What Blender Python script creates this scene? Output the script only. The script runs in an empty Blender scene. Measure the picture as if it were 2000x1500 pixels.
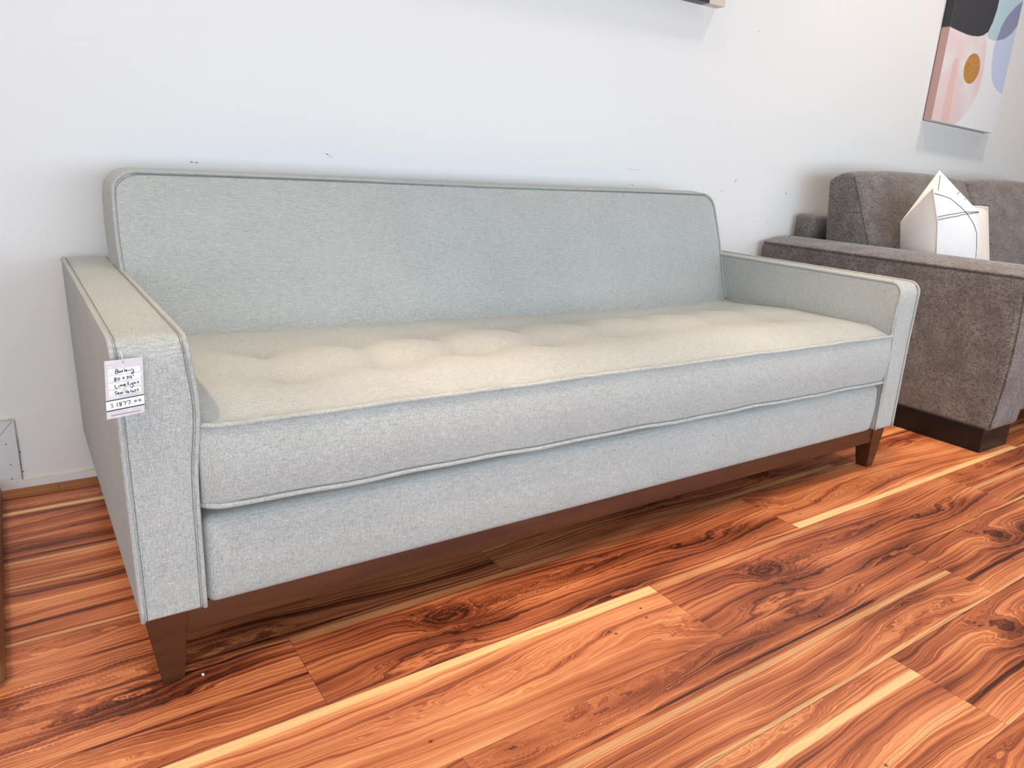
import bpy, bmesh, math, random
from mathutils import Vector, Matrix
from mathutils.bvhtree import BVHTree
random.seed(7)
scene = bpy.context.scene
COL = scene.collection
PI = math.pi

# ------------------------------------------------------------------ node helpers
class NT:
    def __init__(s, name, rough=0.6, spec=0.5):
        s.m = bpy.data.materials.new(name); s.m.use_nodes = True
        s.t = s.m.node_tree; s.n = s.t.nodes
        s.b = s.n['Principled BSDF']
        s.b.inputs['Roughness'].default_value = rough
        s.b.inputs['Specular IOR Level'].default_value = spec
    def link(s, a, b): s.t.links.new(a, b)
    def put(s, sock, v):
        if isinstance(v, bpy.types.NodeSocket): s.link(v, sock)
        else: sock.default_value = v
    def new(s, kind, **kw):
        n = s.n.new(kind)
        for k, v in kw.items(): setattr(n, k, v)
        return n
    def math(s, op, a, b=0.0, c=0.0, clamp=False):
        n = s.new('ShaderNodeMath', operation=op, use_clamp=clamp)
        s.put(n.inputs[0], a); s.put(n.inputs[1], b); s.put(n.inputs[2], c)
        return n.outputs[0]
    def add(s, a, b): return s.math('ADD', a, b)
    def sub(s, a, b): return s.math('SUBTRACT', a, b)
    def mul(s, a, b): return s.math('MULTIPLY', a, b)
    def obj(s): return s.new('ShaderNodeTexCoord').outputs['Object']
    def xyz(s, v):
        n = s.new('ShaderNodeSeparateXYZ'); s.link(v, n.inputs[0]); return n.outputs
    def vec(s, x, y, z):
        n = s.new('ShaderNodeCombineXYZ')
        for i, q in enumerate((x, y, z)): s.put(n.inputs[i], q)
        return n.outputs[0]
    def scale(s, v, k):
        n = s.new('ShaderNodeVectorMath', operation='MULTIPLY'); s.link(v, n.inputs[0]); n.inputs[1].default_value = k
        return n.outputs[0]
    def noise(s, v, sc=1.0, det=2.0, rough=0.5, dist=0.0):
        n = s.new('ShaderNodeTexNoise'); s.link(v, n.inputs['Vector'])
        n.inputs['Scale'].default_value = sc; n.inputs['Detail'].default_value = det
        n.inputs['Roughness'].default_value = rough; n.inputs['Distortion'].default_value = dist
        return n.outputs['Fac']
    def noise1(s, w, det=2.0, rough=0.5):
        n = s.new('ShaderNodeTexNoise', noise_dimensions='1D'); s.put(n.inputs['W'], w)
        n.inputs['Scale'].default_value = 1.0; n.inputs['Detail'].default_value = det; n.inputs['Roughness'].default_value = rough
        return n.outputs['Fac']
    def ramp(s, f, stops, interp='LINEAR'):
        n = s.new('ShaderNodeValToRGB'); n.color_ramp.interpolation = interp
        e = n.color_ramp.elements
        while len(e) < len(stops): e.new(0.5)
        for q, (p, c) in zip(e, stops):
            q.position = p; q.color = (c[0], c[1], c[2], 1) if isinstance(c, (tuple, list)) else (c, c, c, 1)
        s.put(n.inputs[0], f)
        return n.outputs[0]
    def mix(s, f, a, b, mode='MIX'):
        n = s.new('ShaderNodeMix', data_type='RGBA', blend_type=mode)
        s.put(n.inputs[0], f)
        for i, v in ((6, a), (7, b)):
            s.put(n.inputs[i], v if isinstance(v, bpy.types.NodeSocket) else (v[0], v[1], v[2], 1))
        return n.outputs[2]
    def smooth(s, x, a, b):
        n = s.new('ShaderNodeMapRange', interpolation_type='SMOOTHSTEP')
        s.put(n.inputs[0], x); n.inputs[1].default_value = a; n.inputs[2].default_value = b
        return n.outputs[0]
    def color(s, c): s.put(s.b.inputs['Base Color'], c if isinstance(c, bpy.types.NodeSocket) else (c[0], c[1], c[2], 1))
    def bump(s, h, strength=0.3, dist=0.001):
        n = s.new('ShaderNodeBump'); n.inputs['Strength'].default_value = strength; n.inputs['Distance'].default_value = dist
        s.link(h, n.inputs['Height']); s.link(n.outputs[0], s.b.inputs['Normal'])

def srgb(r, g, b):
    f = lambda c: (c/255/12.92) if c/255 <= 0.04045 else ((c/255+0.055)/1.055)**2.4
    return (f(r), f(g), f(b))

def plain(name, c, rough=0.6, spec=0.4):
    t = NT(name, rough, spec); t.color(c)
    n = t.noise(t.obj(), 60, 3)
    t.color(t.mix(t.mul(n, 0.16), c, tuple(q*0.6 for q in c)))
    return t.m

# ------------------------------------------------------------------ materials
def mat_weave():
    t = NT('mint_tweed', 0.95, 0.15); o = t.obj()
    a = t.noise(t.scale(o, (420, 1500, 1500)), 1, 1, .6)     # weft threads
    b = t.noise(t.scale(o, (1500, 1500, 420)), 1, 1, .6)     # warp threads
    s1 = t.noise(t.scale(o, (70, 900, 1000)), 1, 1, .5)      # slubs along and across
    s2 = t.noise(t.scale(o, (1000, 900, 70)), 1, 1, .5)
    x, y, z = t.xyz(o)
    ph = t.mul(t.noise(o, 45, 1), 5.0)
    K = 2*PI/.0024
    sx, sy, sz = [t.math('SINE', t.add(t.mul(q, K), ph)) for q in (x, y, z)]
    basket = t.add(t.mul(sx, sz), t.add(t.mul(sx, sy), t.mul(sy, sz)))
    f = t.add(t.mul(t.add(a, b), .31), t.mul(t.add(s1, s2), .19))
    f = t.add(f, t.mul(basket, .042))
    big = t.noise(o, 7, 1)
    f2 = t.add(f, t.mul(t.sub(big, .5), .04))
    t.color(t.ramp(f2, [(.37, MINT[0]), (.50, MINT[1]), (.63, MINT[2])]))
    t.bump(t.add(t.add(a, b), t.mul(basket, .25)), .5, .0012)
    t.b.inputs['Sheen Weight'].default_value = .10
    t.b.inputs['Sheen Roughness'].default_value = .5
    return t.m
MINT = [(.25, .260, .252), (.432, .446, .428), (.635, .645, .625)]

def mat_chenille():
    t = NT('taupe_chenille', 0.9, 0.15); o = t.obj()
    x, y, z = t.xyz(o)
    a = t.noise(t.scale(o, (80, 80, 560)), 1, 1, .6)
    b = t.noise(t.scale(o, (560, 560, 70)), 1, 1, .6)
    c = t.noise(o, 14, 2, .6)
    m1 = t.smooth(a, .52, .66); m2 = t.smooth(b, .53, .67)
    m = t.math('MAXIMUM', m1, m2)
    fine = t.noise(o, 500, 0)
    base = t.ramp(t.add(t.mul(c, .5), t.mul(fine, .5)), [(.34, (.13, .110, .100)), (.50, (.215, .187, .172)), (.66, (.30, .268, .252))])
    t.color(t.mix(t.mul(m, t.add(.42, t.mul(c, .60))), base, (.050, .040, .036)))
    t.bump(fine, .4, .0015)
    t.b.inputs['Sheen Weight'].default_value = .35
    t.b.inputs['Sheen Roughness'].default_value = .35
    t.b.inputs['Sheen Tint'].default_value = (.85, .85, .88, 1)
    return t.m

def mat_wood_dark(name, c1, c2, axis=(3, 60, 60), rough=.38):
    t = NT(name, rough, .4); o = t.obj()
    n = t.noise(t.scale(o, axis), 1, 4, .6, .6)
    t.color(t.ramp(n, [(.3, c1), (.7, c2)])); t.bump(n, .08, .001)
    return t.m

def mat_wall():
    t = NT('white_wall_paint', .75, .25); o = t.obj()
    n = t.noise(o, 3, 3); f = t.noise(o, 160, 2)
    t.color(t.mix(t.mul(n, .12), WALLC, tuple(q*.93 for q in WALLC)))
    t.bump(f, .06, .001)
    return t.m
WALLC = (.85, .838, .82)

# laminate floor: every plank carries (length, width) coordinates in one UV layer and (print number, tone) in another
def mat_floor(K):
    t = NT('laminate_planks', .34, .30)
    uv = t.new('ShaderNodeUVMap', uv_map='plank').outputs[0]
    inf = t.new('ShaderNodeUVMap', uv_map='info').outputs[0]
    u, v, _ = t.xyz(uv); pid, tone, _ = t.xyz(inf)
    ids = t.mul(pid, 7.31)
    P2 = lambda su, sv: t.vec(t.mul(u, su), t.mul(v, sv), ids)
    uw = t.add(u, t.mul(t.sub(t.noise(P2(9, 30), 1, 2, .6), .5), .11))
    vw = t.add(v, t.mul(t.sub(t.noise(P2(13, 50), 1, 2, .6), .5), .050))
    def gauss(k, u0, v0, su, sv, warp=True):
        du = t.mul(t.sub(uw if warp else u, u0), 1/su); dv = t.mul(t.sub(vw if warp else v, v0), 1/sv)
        r = t.add(t.mul(du, du), t.mul(dv, dv))
        return t.math('EXPONENT', t.mul(r, -1.0))
    ring = t.add(v, t.mul(t.sub(t.noise(P2(1.6, 5.5), 1, 0), .5), .10))
    ring = t.add(ring, t.mul(t.sub(t.noise(P2(8, 22), 1, 1), .5), .016))
    dark = None
    for k, u0, v0, su, sv, amp, dk in KNOTS:
        if k != K: continue
        g = gauss(k, u0, v0, su, sv)
        ring = t.add(ring, t.mul(g, amp))
        if dk:
            g2 = t.mul(g, dk); dark = g2 if dark is None else t.add(dark, g2)
    # zigzag figure
    zig = None
    for k, u0, v0, su, sv, amp in FIGURES:
        if k != K: continue
        g = t.mul(gauss(k, u0, v0, su, sv), amp); zig = g if zig is None else t.add(zig, g)
    ph = t.add(t.mul(u, 2*PI/.0135), t.add(t.mul(t.noise(P2(7, 16), 1, 1), 14), t.mul(v, 260)))
    if zig is not None: ring = t.add(ring, t.mul(t.math('PINGPONG', ph, 2.0), zig))
    w = t.add(ring, t.mul(pid, 3.7))
    broad = t.noise1(t.mul(w, 30), 1, .5)
    mid = t.noise1(t.mul(w, 140), 1, .55)
    fine = t.noise1(t.mul(w, 560), 1, .6)
    fib = t.noise(P2(14, 1300), 1, 1, .6)
    patch = t.noise(P2(3.0, 16), 1, 1, .5)
    f = t.add(t.mul(t.sub(broad, .5), .40), t.mul(t.sub(mid, .5), .46))
    f = t.add(f, t.mul(t.sub(fine, .5), .44)); f = t.add(f, t.mul(t.sub(fib, .5), .26))
    f = t.add(f, t.mul(t.sub(patch, .5), .62))
    f = t.add(t.add(t.mul(f, 1.15), .5), tone)
    if dark is not None: f = t.sub(f, dark)
    jit = t.add(t.mul(t.sub(t.noise(P2(3, 40), 1, 1), .5), .010), t.mul(t.sub(t.noise(P2(1.7, .1), 1, 1), .5), .016))
    vj = t.add(v, jit)
    def band(k, v0, hw, u1=-1, u2=3):
        d = t.math('ABSOLUTE', t.sub(vj, v0))
        b = t.sub(1.0, t.smooth(d, hw*.55, hw*1.1))
        if u1 > -1 or u2 < 3:
            b = t.mul(b, t.mul(t.smooth(u, u1-.06, u1+.06), t.sub(1.0, t.smooth(u, u2-.12, u2+.12))))
        return b
    sap = None
    for a in SAP:
        if a[0] != K: continue
        b = t.mul(band(*a[:-1]), a[-1]); sap = b if sap is None else t.math('MAXIMUM', sap, b)
    strk = None
    for a in STREAKS:
        if a[0] != K: continue
        b = t.mul(band(*a[:-1]), a[-1]); strk = b if strk is None else t.math('MAXIMUM', strk, b)
    if strk is not None: f = t.sub(f, t.mul(strk, t.mul(t.add(.30, t.mul(fine, .55)), t.smooth(t.noise(P2(6, 3), 1, 1), .25, .60))))
    col = t.ramp(f, FLOORC)
    sapc = t.ramp(t.add(t.mul(fine, .6), t.mul(mid, .4)), [(.3, SAPC[0]), (.6, SAPC[1])])
    if sap is not None: col = t.mix(sap, col, sapc)
    # worm holes
    wh = None
    for k, u0, v0 in HOLES:
        if k != K: continue
        g = gauss(k, u0, v0, .0032, .0028, False); wh = g if wh is None else t.add(wh, g)
    if wh is not None: col = t.mix(t.math('MULTIPLY', wh, 1.0, clamp=True), col, (.035, .012, .006))
    # joints between planks
    e1 = t.math('MINIMUM', v, t.sub(PW, v)); e2 = t.math('MINIMUM', u, t.sub(PL, u))
    e = t.math('MINIMUM', e1, e2)
    j = t.sub(1.0, t.smooth(e, .0002, .0011))
    col = t.mix(t.mul(j, .55), col, (.05, .018, .008))
    t.color(col)
    t.bump(t.mul(j, -1.0), .15, .0006)
    t.put(t.b.inputs['Roughness'], t.add(FLOOR_ROUGH, t.mul(t.sub(fib, .5), .12)))
    return t.m
FLOOR_ROUGH = .36
PW, PL = .197, 1.206
# (print, u, v, spread u, spread v, bend of the grain, darkening)
KNOTS = [
 (1, .27, .108, .060, .032, .060, .24), (1, .20, .045, .10, .028, -.045, .08), (1, .34, .075, .10, .035, .035, .20),
 (1, .55, .100, .18, .028, .028, .16), (1, .62, .020, .14, .020, -.02, .12), (1, .95, .06, .16, .04, .04, .06),
 (2, 1.23, .020, .10, .060, .055, .05), (2, .72, .085, .28, .035, .028, 0), (2, .30, .06, .25, .04, -.03, .04),
 (3, .22, .160, .24, .026, .035, .10), (3, .80, .165, .16, .022, .04, .20), (3, .95, .06, .16, .03, -.03, .04),
 (4, .85, .175, .30, .02, .02, .08), (4, .60, .07, .40, .03, .02, -.03),
 (5, .30, .12, .06, .04, .06, .22), (5, .75, .08, .20, .04, .045, .10),
 (6, .95, .155, .14, .030, .04, .26), (6, .55, .140, .22, .030, .03, .10), (6, .35, .06, .25, .03, .03, .08), (6, .85, .05, .2, .03, -.03, .0),
]
FIGURES = [(1, .55, .100, .17, .026, .0013), (1, .33, .075, .06, .05, .0014), (2, 1.17, .04, .05, .05, .0010),
           (3, .20, .150, .20, .024, .0014), (3, .80, .165, .16, .025, .0014), (5, .4, .1, .2, .04, .0012), (6, .75, .145, .28, .028, .0014)]
SAP = [(1, .184, .008, .0, .62, .28), (2, .187, .0125, .92), (3, .102, .008, .42), (3, .003, .005, .5),
       (4, .149, .009, .9), (5, .005, .005, .40)]
STREAKS = [(1, .166, .005, .05, .5, .25), (3, .1205, .0034, .75), (4, .128, .006, .2), (5, .06, .005, .35), (6, .085, .0035, .5), (6, .186, .004, .3)]
HOLES = [(2, 1.134, .145), (2, 1.122, .117), (2, 1.028, .118), (2, 1.036, .108), (2, .62, .05), (4, .95, .06), (4, .7, .1), (4, .86, .03), (5, .2, .05), (5, .5, .13)]
FLOORC = [(.12, (.050, .012, .006)), (.28, (.185, .045, .018)), (.43, (.385, .104, .040)), (.57, (.57, .182, .070)), (.73, (.74, .295, .122)), (.94, (.87, .46, .205))]
SAPC = [(.76, .40, .16), (.92, .62, .30)]

# ------------------------------------------------------------------ mesh helpers
def link(name, me, mats, parent=None, smooth=True):
    o = bpy.data.objects.new(name, me); COL.objects.link(o)
    for m in (mats if isinstance(mats, (list, tuple)) else [mats]): me.materials.append(m)
    if smooth: me.shade_smooth()
    if parent is not None:
        o.parent = parent
        off = Vector(parent.location); q = parent.parent
        while q is not None: off += q.location; q = q.parent
        o.location = -off
    return o
def mesh(name, vs, fs, mats, parent=None, smooth=True, fm=None):
    me = bpy.data.meshes.new(name); me.from_pydata([tuple(v) for v in vs], [], fs); me.update()
    o = link(name, me, mats, parent, smooth)
    if fm:
        for p, i in zip(me.polygons, fm): p.material_index = i
    return o
def tag(o, label, cat, group=None, kind=None):
    if kind: o['kind'] = kind
    if label: o['label'] = label
    if cat: o['category'] = cat
    if group: o['group'] = group
def thing(name, loc, label, cat, group=None):
    e = bpy.data.objects.new(name, None); COL.objects.link(e); e.location = loc; e.empty_display_size = .1
    tag(e, label, cat, group); return e
def struct(o): o['kind'] = 'structure'; return o

def samples(lo, hi, r, n):
    k = 4
    a = [lo + r*i/k for i in range(k)]; b = [hi - r*i/k for i in range(k)][::-1]
    m = [lo + r + (hi-lo-2*r)*i/n for i in range(n+1)]
    return a + m + b
def rbox_data(lo, hi, r, n=(1, 1, 1), warp=None):
    """box with rounded edges as a grid, each vertex optionally passed through warp(x, y, z)"""
    S = [samples(lo[i], hi[i], r, n[i]) for i in range(3)]
    vs = []; fs = []; idx = {}
    def vid(p):
        key = tuple(round(c, 6) for c in p)
        if key not in idx:
            idx[key] = len(vs)
            q = Vector([min(max(p[i], lo[i]+r), hi[i]-r) for i in range(3)])
            d = Vector(p) - q
            w = q + d.normalized()*r if d.length > 1e-9 else q
            vs.append(w)
        return idx[key]
    for ax in range(3):
        b, c = (ax+1) % 3, (ax+2) % 3
        for side in (0, 1):
            val = (lo, hi)[side][ax]
            for i in range(len(S[b])-1):
                for j in range(len(S[c])-1):
                    q = []
                    for (ii, jj) in ((i, j), (i+1, j), (i+1, j+1), (i, j+1)):
                        p = [0, 0, 0]; p[ax] = val; p[b] = S[b][ii]; p[c] = S[c][jj]; q.append(vid(p))
                    fs.append(q if side else q[::-1])
    if warp: vs = [Vector(warp(*v)) for v in vs]
    return vs, fs
def rbox(name, lo, hi, r, mats, parent=None, n=(1, 1, 1), warp=None):
    vs, fs = rbox_data(lo, hi, r, n, warp)
    return mesh(name, vs, fs, mats, parent)
def tube_data(pts, r, seg=8, closed=False):
    pts = [Vector(p) for p in pts]; n = len(pts); vs = []; fs = []
    up = None
    for i, p in enumerate(pts):
        a = pts[(i-1) % n] if (closed or i) else p
        b = pts[(i+1) % n] if (closed or i < n-1) else p
        t = (b-a).normalized()
        if up is None: up = t.orthogonal()
        up = (up - t*up.dot(t)).normalized(); s = t.cross(up)
        rr = r(i/max(1, n-1)) if callable(r) else r
        for k in range(seg):
            an = 2*PI*k/seg; vs.append(p + up*math.cos(an)*rr + s*math.sin(an)*rr)
    m = n if closed else n-1
    for i in range(m):
        for k in range(seg):
            a = i*seg+k; b = i*seg+(k+1) % seg; c = ((i+1) % n)*seg+(k+1) % seg; d = ((i+1) % n)*seg+k
            fs.append([a, b, c, d])
    if not closed:
        fs.append(list(range(seg))[::-1]); fs.append([(n-1)*seg+k for k in range(seg)])
    return vs, fs
def tube(name, pts, r, mats, parent=None, seg=8, closed=False):
    vs, fs = tube_data(pts, r, seg, closed); return mesh(name, vs, fs, mats, parent)
def join_data(parts):
    V = []; F = []; M = []
    for vs, fs, m in parts:
        o = len(V); V += list(vs); F += [[i+o for i in f] for f in fs]; M += [m]*len(fs)
    return V, F, M
def arc(c, r, a0, a1, n=6):
    return [(c[0]+r*math.cos(a0+(a1-a0)*i/n), c[1]+r*math.sin(a0+(a1-a0)*i/n)) for i in range(n+1)]
def box_data(lo, hi):
    x0, y0, z0 = lo; x1, y1, z1 = hi
    v = [(x0, y0, z0), (x1, y0, z0), (x1, y1, z0), (x0, y1, z0), (x0, y0, z1), (x1, y0, z1), (x1, y1, z1), (x0, y1, z1)]
    return v, [[0, 3, 2, 1], [4, 5, 6, 7], [0, 1, 5, 4], [1, 2, 6, 5], [2, 3, 7, 6], [3, 0, 4, 7]]
def lerp(a, b, t): return a + (b-a)*t
def clamp(x, a=0., b=1.): return max(a, min(b, x))
def sstep(a, b, x): t = clamp((x-a)/(b-a)); return t*t*(3-2*t)

HANDWRITING = [[[0.284,0.839],[0.268,0.768]],[[0.271,0.828],[0.313,0.841],[0.342,0.827],[0.324,0.808],[0.288,0.803]],[[0.288,0.803],[0.335,0.8],[0.346,0.783],[0.316,0.771],[0.262,0.768]],[[0.383,0.808],[0.359,0.798],[0.364,0.777],[0.394,0.779],[0.406,0.799],[0.383,0.808]],[[0.407,0.803],[0.418,0.782]],[[0.461,0.815],[0.437,0.809],[0.454,0.795],[0.46,0.783],[0.429,0.779]],[[0.504,0.84],[0.507,0.78]],[[0.538,0.79],[0.569,0.8],[0.563,0.812],[0.539,0.804],[0.544,0.783],[0.586,0.786]],[[0.617,0.809],[0.629,0.788],[0.665,0.791],[0.697,0.81]],[[0.697,0.81],[0.737,0.799],[0.747,0.767],[0.739,0.739],[0.711,0.725],[0.69,0.739],[0.713,0.76],[0.756,0.768]],[[0.288,0.694],[0.253,0.699],[0.235,0.686],[0.264,0.668],[0.28,0.647],[0.256,0.637],[0.239,0.65],[0.27,0.672],[0.294,0.69]],[[0.353,0.686],[0.323,0.676],[0.328,0.653],[0.358,0.649],[0.382,0.667],[0.371,0.684],[0.353,0.686]],[[0.449,0.691],[0.496,0.657]],[[0.498,0.695],[0.454,0.658]],[[0.552,0.692],[0.594,0.697],[0.575,0.678],[0.599,0.668],[0.586,0.652],[0.55,0.653]],[[0.643,0.697],[0.618,0.683],[0.648,0.67],[0.679,0.674]],[[0.676,0.703],[0.683,0.641]],[[0.735,0.699],[0.728,0.687]],[[0.751,0.7],[0.745,0.688]],[[0.247,0.577],[0.254,0.516],[0.31,0.52]],[[0.335,0.55],[0.342,0.521]],[[0.33,0.57],[0.332,0.566]],[[0.371,0.559],[0.382,0.53]],[[0.377,0.551],[0.399,0.561],[0.41,0.536]],[[0.41,0.548],[0.435,0.562],[0.448,0.533]],[[0.473,0.547],[0.503,0.555],[0.492,0.57],[0.473,0.559],[0.484,0.536],[0.527,0.539]],[[0.584,0.596],[0.594,0.538]],[[0.637,0.547],[0.641,0.518]],[[0.633,0.567],[0.635,0.564]],[[0.705,0.566],[0.674,0.564],[0.673,0.544],[0.704,0.546],[0.711,0.566],[0.715,0.508],[0.689,0.489],[0.646,0.489]],[[0.749,0.587],[0.753,0.538]],[[0.753,0.554],[0.778,0.564],[0.792,0.543]],[[0.847,0.588],[0.858,0.539]],[[0.816,0.566],[0.871,0.57]],[[0.295,0.46],[0.253,0.459],[0.235,0.445],[0.27,0.426],[0.275,0.409],[0.237,0.406]],[[0.305,0.419],[0.335,0.424],[0.33,0.437],[0.306,0.431],[0.316,0.406],[0.358,0.41]],[[0.395,0.431],[0.371,0.425],[0.376,0.409],[0.407,0.414],[0.413,0.43]],[[0.41,0.426],[0.449,0.411]],[[0.577,0.449],[0.528,0.433],[0.515,0.417],[0.558,0.41],[0.588,0.42]],[[0.558,0.424],[0.601,0.423],[0.581,0.396]],[[0.645,0.452],[0.649,0.402]],[[0.699,0.435],[0.68,0.424],[0.698,0.402],[0.723,0.417]],[[0.717,0.429],[0.741,0.399]],[[0.78,0.445],[0.755,0.435],[0.785,0.42],[0.76,0.405]],[[0.842,0.452],[0.817,0.438],[0.853,0.427],[0.822,0.409]],[[0.28,0.262],[0.286,0.192]],[[0.387,0.257],[0.339,0.257],[0.338,0.241],[0.38,0.221],[0.391,0.199],[0.36,0.194],[0.349,0.211],[0.386,0.232],[0.387,0.257]],[[0.417,0.258],[0.508,0.258],[0.475,0.2]],[[0.533,0.26],[0.624,0.264],[0.591,0.197]],[[0.665,0.203],[0.671,0.2]],[[0.766,0.252],[0.74,0.242],[0.752,0.224],[0.783,0.229],[0.784,0.246],[0.766,0.252]],[[0.878,0.254],[0.846,0.241],[0.864,0.222],[0.902,0.227],[0.905,0.245],[0.878,0.254]]]
GREYINK = [[[0.178,0.255],[0.137,0.259],[0.118,0.244],[0.159,0.224],[0.182,0.206],[0.151,0.193],[0.112,0.196]],[[0.149,0.27],[0.151,0.182]]]
SMALL = [[[0.122,0.778],[0.169,0.778],[0.222,0.779]],[[0.11,0.652],[0.216,0.656]],[[0.11,0.539],[0.18,0.54]],[[0.121,0.418],[0.216,0.418]]]
FIELDS = [[[0.079,0.851],[0.926,0.848],[0.922,0.751],[0.08,0.749]],[[0.081,0.733],[0.927,0.73],[0.924,0.632],[0.083,0.63]],[[0.082,0.606],[0.927,0.611],[0.925,0.516],[0.085,0.508]],[[0.084,0.489],[0.922,0.487],[0.921,0.394],[0.085,0.387]],[[-0.004,0.308],[0.999,0.317],[0.999,0.153],[-0.001,0.146]]]
BARS = [[[-0.003,0.322],[0.996,0.333],[0.995,0.316],[-0.004,0.305]],[[-0.0,0.149],[1.002,0.158],[1.003,0.139],[-0.001,0.13]]]
CAML = (-0.09409, -1.07365, 0.81423)
CAMR = (1.282326, -0.055376, -0.589093)
CAMF = 1437.761

EXPOSURE = 0.0
def exec_lights():
    scene.cycles.max_bounces = 6; scene.cycles.diffuse_bounces = 4; scene.cycles.glossy_bounces = 3
    # daylight from the shop window behind the camera, panel set low to favour the sofa front
    area('window_daylight', (.95, -2.3, .85), (PI/2, 0, 0), 6.0, 1.1, 112, (.74, .88, 1.0))
    # warm narrow beams added for the seats, an added floor fill, lamps and wall fills
    WARM = (1.0, .77, .53)
    o = area('ceiling_lamp', (-.67, -.33, ZC-.03), (0, 0, 0), .14, .14, 1.3, WARM, 'DISK', math.radians(38)); o.rotation_euler = aim(o.location, (.16, .22, .43))
    for i in range(2, 7):
        area('track_head', (-1.55+.8*i, -.16, ZC-.05), (math.radians(7), math.radians(-18), 0), .80, .50, 1.48, WARM, 'RECTANGLE', math.radians(19))  # added beams, tilted to brighten the seat and miss the backrest
    area('aisle_light', (1.2, -.95, ZC-.03), (0, 0, 0), 6.0, .25, 15, WARM, 'RECTANGLE', math.radians(60))  # added strip that brightens the floor in front of the sofa
    for i, (x, y, p, s) in enumerate(((-1.0, .48, 2.2, .2), (.0, .50, 2.2, .2), (1.2, .50, 2.6, .2), (2.65, .42, 5.5, .12), (3.63, .42, 6.5, .12), (5.1, .45, 5, .2))):  # the pair near the canvases follows their shadows; the rest are added wall fills
        area('ceiling_lamp', (x, y, ZC-.03), (0, 0, 0), s, s, p, (1.0, .87, .72), 'DISK', math.radians(100))
    w = bpy.data.worlds.new('world'); scene.world = w; w.use_nodes = True
    b = w.node_tree.nodes['Background']; b.inputs[0].default_value = (.80, .90, 1, 1); b.inputs[1].default_value = .08

# ------------------------------------------------------------------ materials in use
WEAVE = mat_weave(); CHEN = mat_chenille(); WALL = mat_wall(); FLOORS = [mat_floor(k) for k in (1, 2, 3, 4, 5, 6)]
WALNUT = mat_wood_dark('walnut_stain', (.062, .016, .005), (.105, .030, .009), (4, 90, 40), .5)
ESPRESSO = mat_wood_dark('espresso_stain', (.006, .004, .004), (.012, .009, .008))
BROWNWOOD = mat_wood_dark('brown_wood', (.13, .045, .018), (.25, .10, .042), (60, 4, 60), .4)
HONEY = mat_wood_dark('honey_strip', (.20, .062, .014), (.42, .15, .034), (3, 70, 70), .4)
CEIL = plain('ceiling_white', (.82, .82, .80), .9)
DARKCLOTH = plain('black_dust_cloth', (.012, .012, .013), .95, .1)
SCUFF = plain('scuff_grey', (.33, .32, .32), .8)
HOLE = plain('hole_dark', (.03, .03, .03), .9)
PATCH = plain('patch_paint', (.76, .75, .745), .8)
SEAM = plain('seam_thread', (.17, .18, .185), .9)
CREAM = plain('cream_filler', (.80, .69, .54), .9)

# ------------------------------------------------------------------ the room
YW = .91; X0, X1, Y0, ZC = -3.0, 7.0, -2.4, 2.75
def quad(name, pts, mats): return mesh(name, pts, [[0, 1, 2, 3]], mats, None, False)
def plane_grid():
    vs = []; fs = []; uv = []; info = []
    def seam(x, k): return .054 + .012*(x-.9) - PW*k
    rows = {}
    # row k: x of one joint, then the print of each plank along the row and whether it is turned round
    spec = {0: (.234, {0: (1, 0, -.055), 1: (2, 1, .05), -1: (6, 0, -.02), 2: (3, 0, 0)}),
            1: (.922, {0: (1, 0, -.03), -1: (2, 0, .10), 1: (3, 0, -.04), -2: (5, 0, 0)}),
            2: (.36, {0: (3, 0, -.02), -1: (1, 1, .0), 1: (5, 0, -.02), 2: (1, 0, 0)}),
            3: (1.146, {0: (5, 0, .0), -1: (4, 0, .05), 1: (2, 0, 0), -2: (3, 0, 0)}),
            -1: (.69, {0: (1, 1, -.04), -1: (6, 1, -.02), 1: (3, 1, -.02), -2: (6, 0, 0)}),
            -2: (.10, {0: (4, 0, -.03), -1: (5, 0, -.0), 1: (1, 0, 0)}),
            -3: (.55, {0: (5, 0, 0), -1: (3, 0, -.03), 1: (2, 0, 0)}),
            -4: (.30, {0: (3, 0, 0), -1: (4, 0, -.03)})}
    for k in range(-5, 34):
        base, pr = spec.get(k, (random.uniform(0, 1.2), {}))
        i0 = int((X0-base)//PL)-1; i1 = int((X1-base)//PL)+1
        for i in range(i0, i1+1):
            xa, xb = base+PL*i, base+PL*(i+1)
            p, flip, tone = pr.get(i, (random.choice((1, 2, 3, 4, 5, 6)), random.random() < .5, random.uniform(-.04, .04)))
            xa, xb = max(xa, X0), min(xb, X1)
            if xb <= xa: continue
            c = [(xa, seam(xa, k+1)), (xb, seam(xb, k+1)), (xb, seam(xb, k)), (xa, seam(xa, k))]
            ua, ub = xa-base-PL*i, xb-base-PL*i
            q = [(ua, 0), (ub, 0), (ub, PW), (ua, PW)]
            if flip: q = [(PL-a, PW-b) for a, b in q]
            n = len(vs); vs += [(a, b, 0) for a, b in c]; fs.append([n, n+1, n+2, n+3]); uv += q; info += [(p, tone)]*4
    o = mesh('floor', vs, fs, FLOORS, None, False, [int(info[f[0]][0])-1 for f in fs])
    l1 = o.data.uv_layers.new(name='plank'); l2 = o.data.uv_layers.new(name='info')
    for pl in o.data.polygons:
        for li, vi in zip(pl.loop_indices, pl.vertices):
            l1.data[li].uv = uv[vi]; l2.data[li].uv = info[vi]
    return struct(o)
plane_grid()

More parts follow.
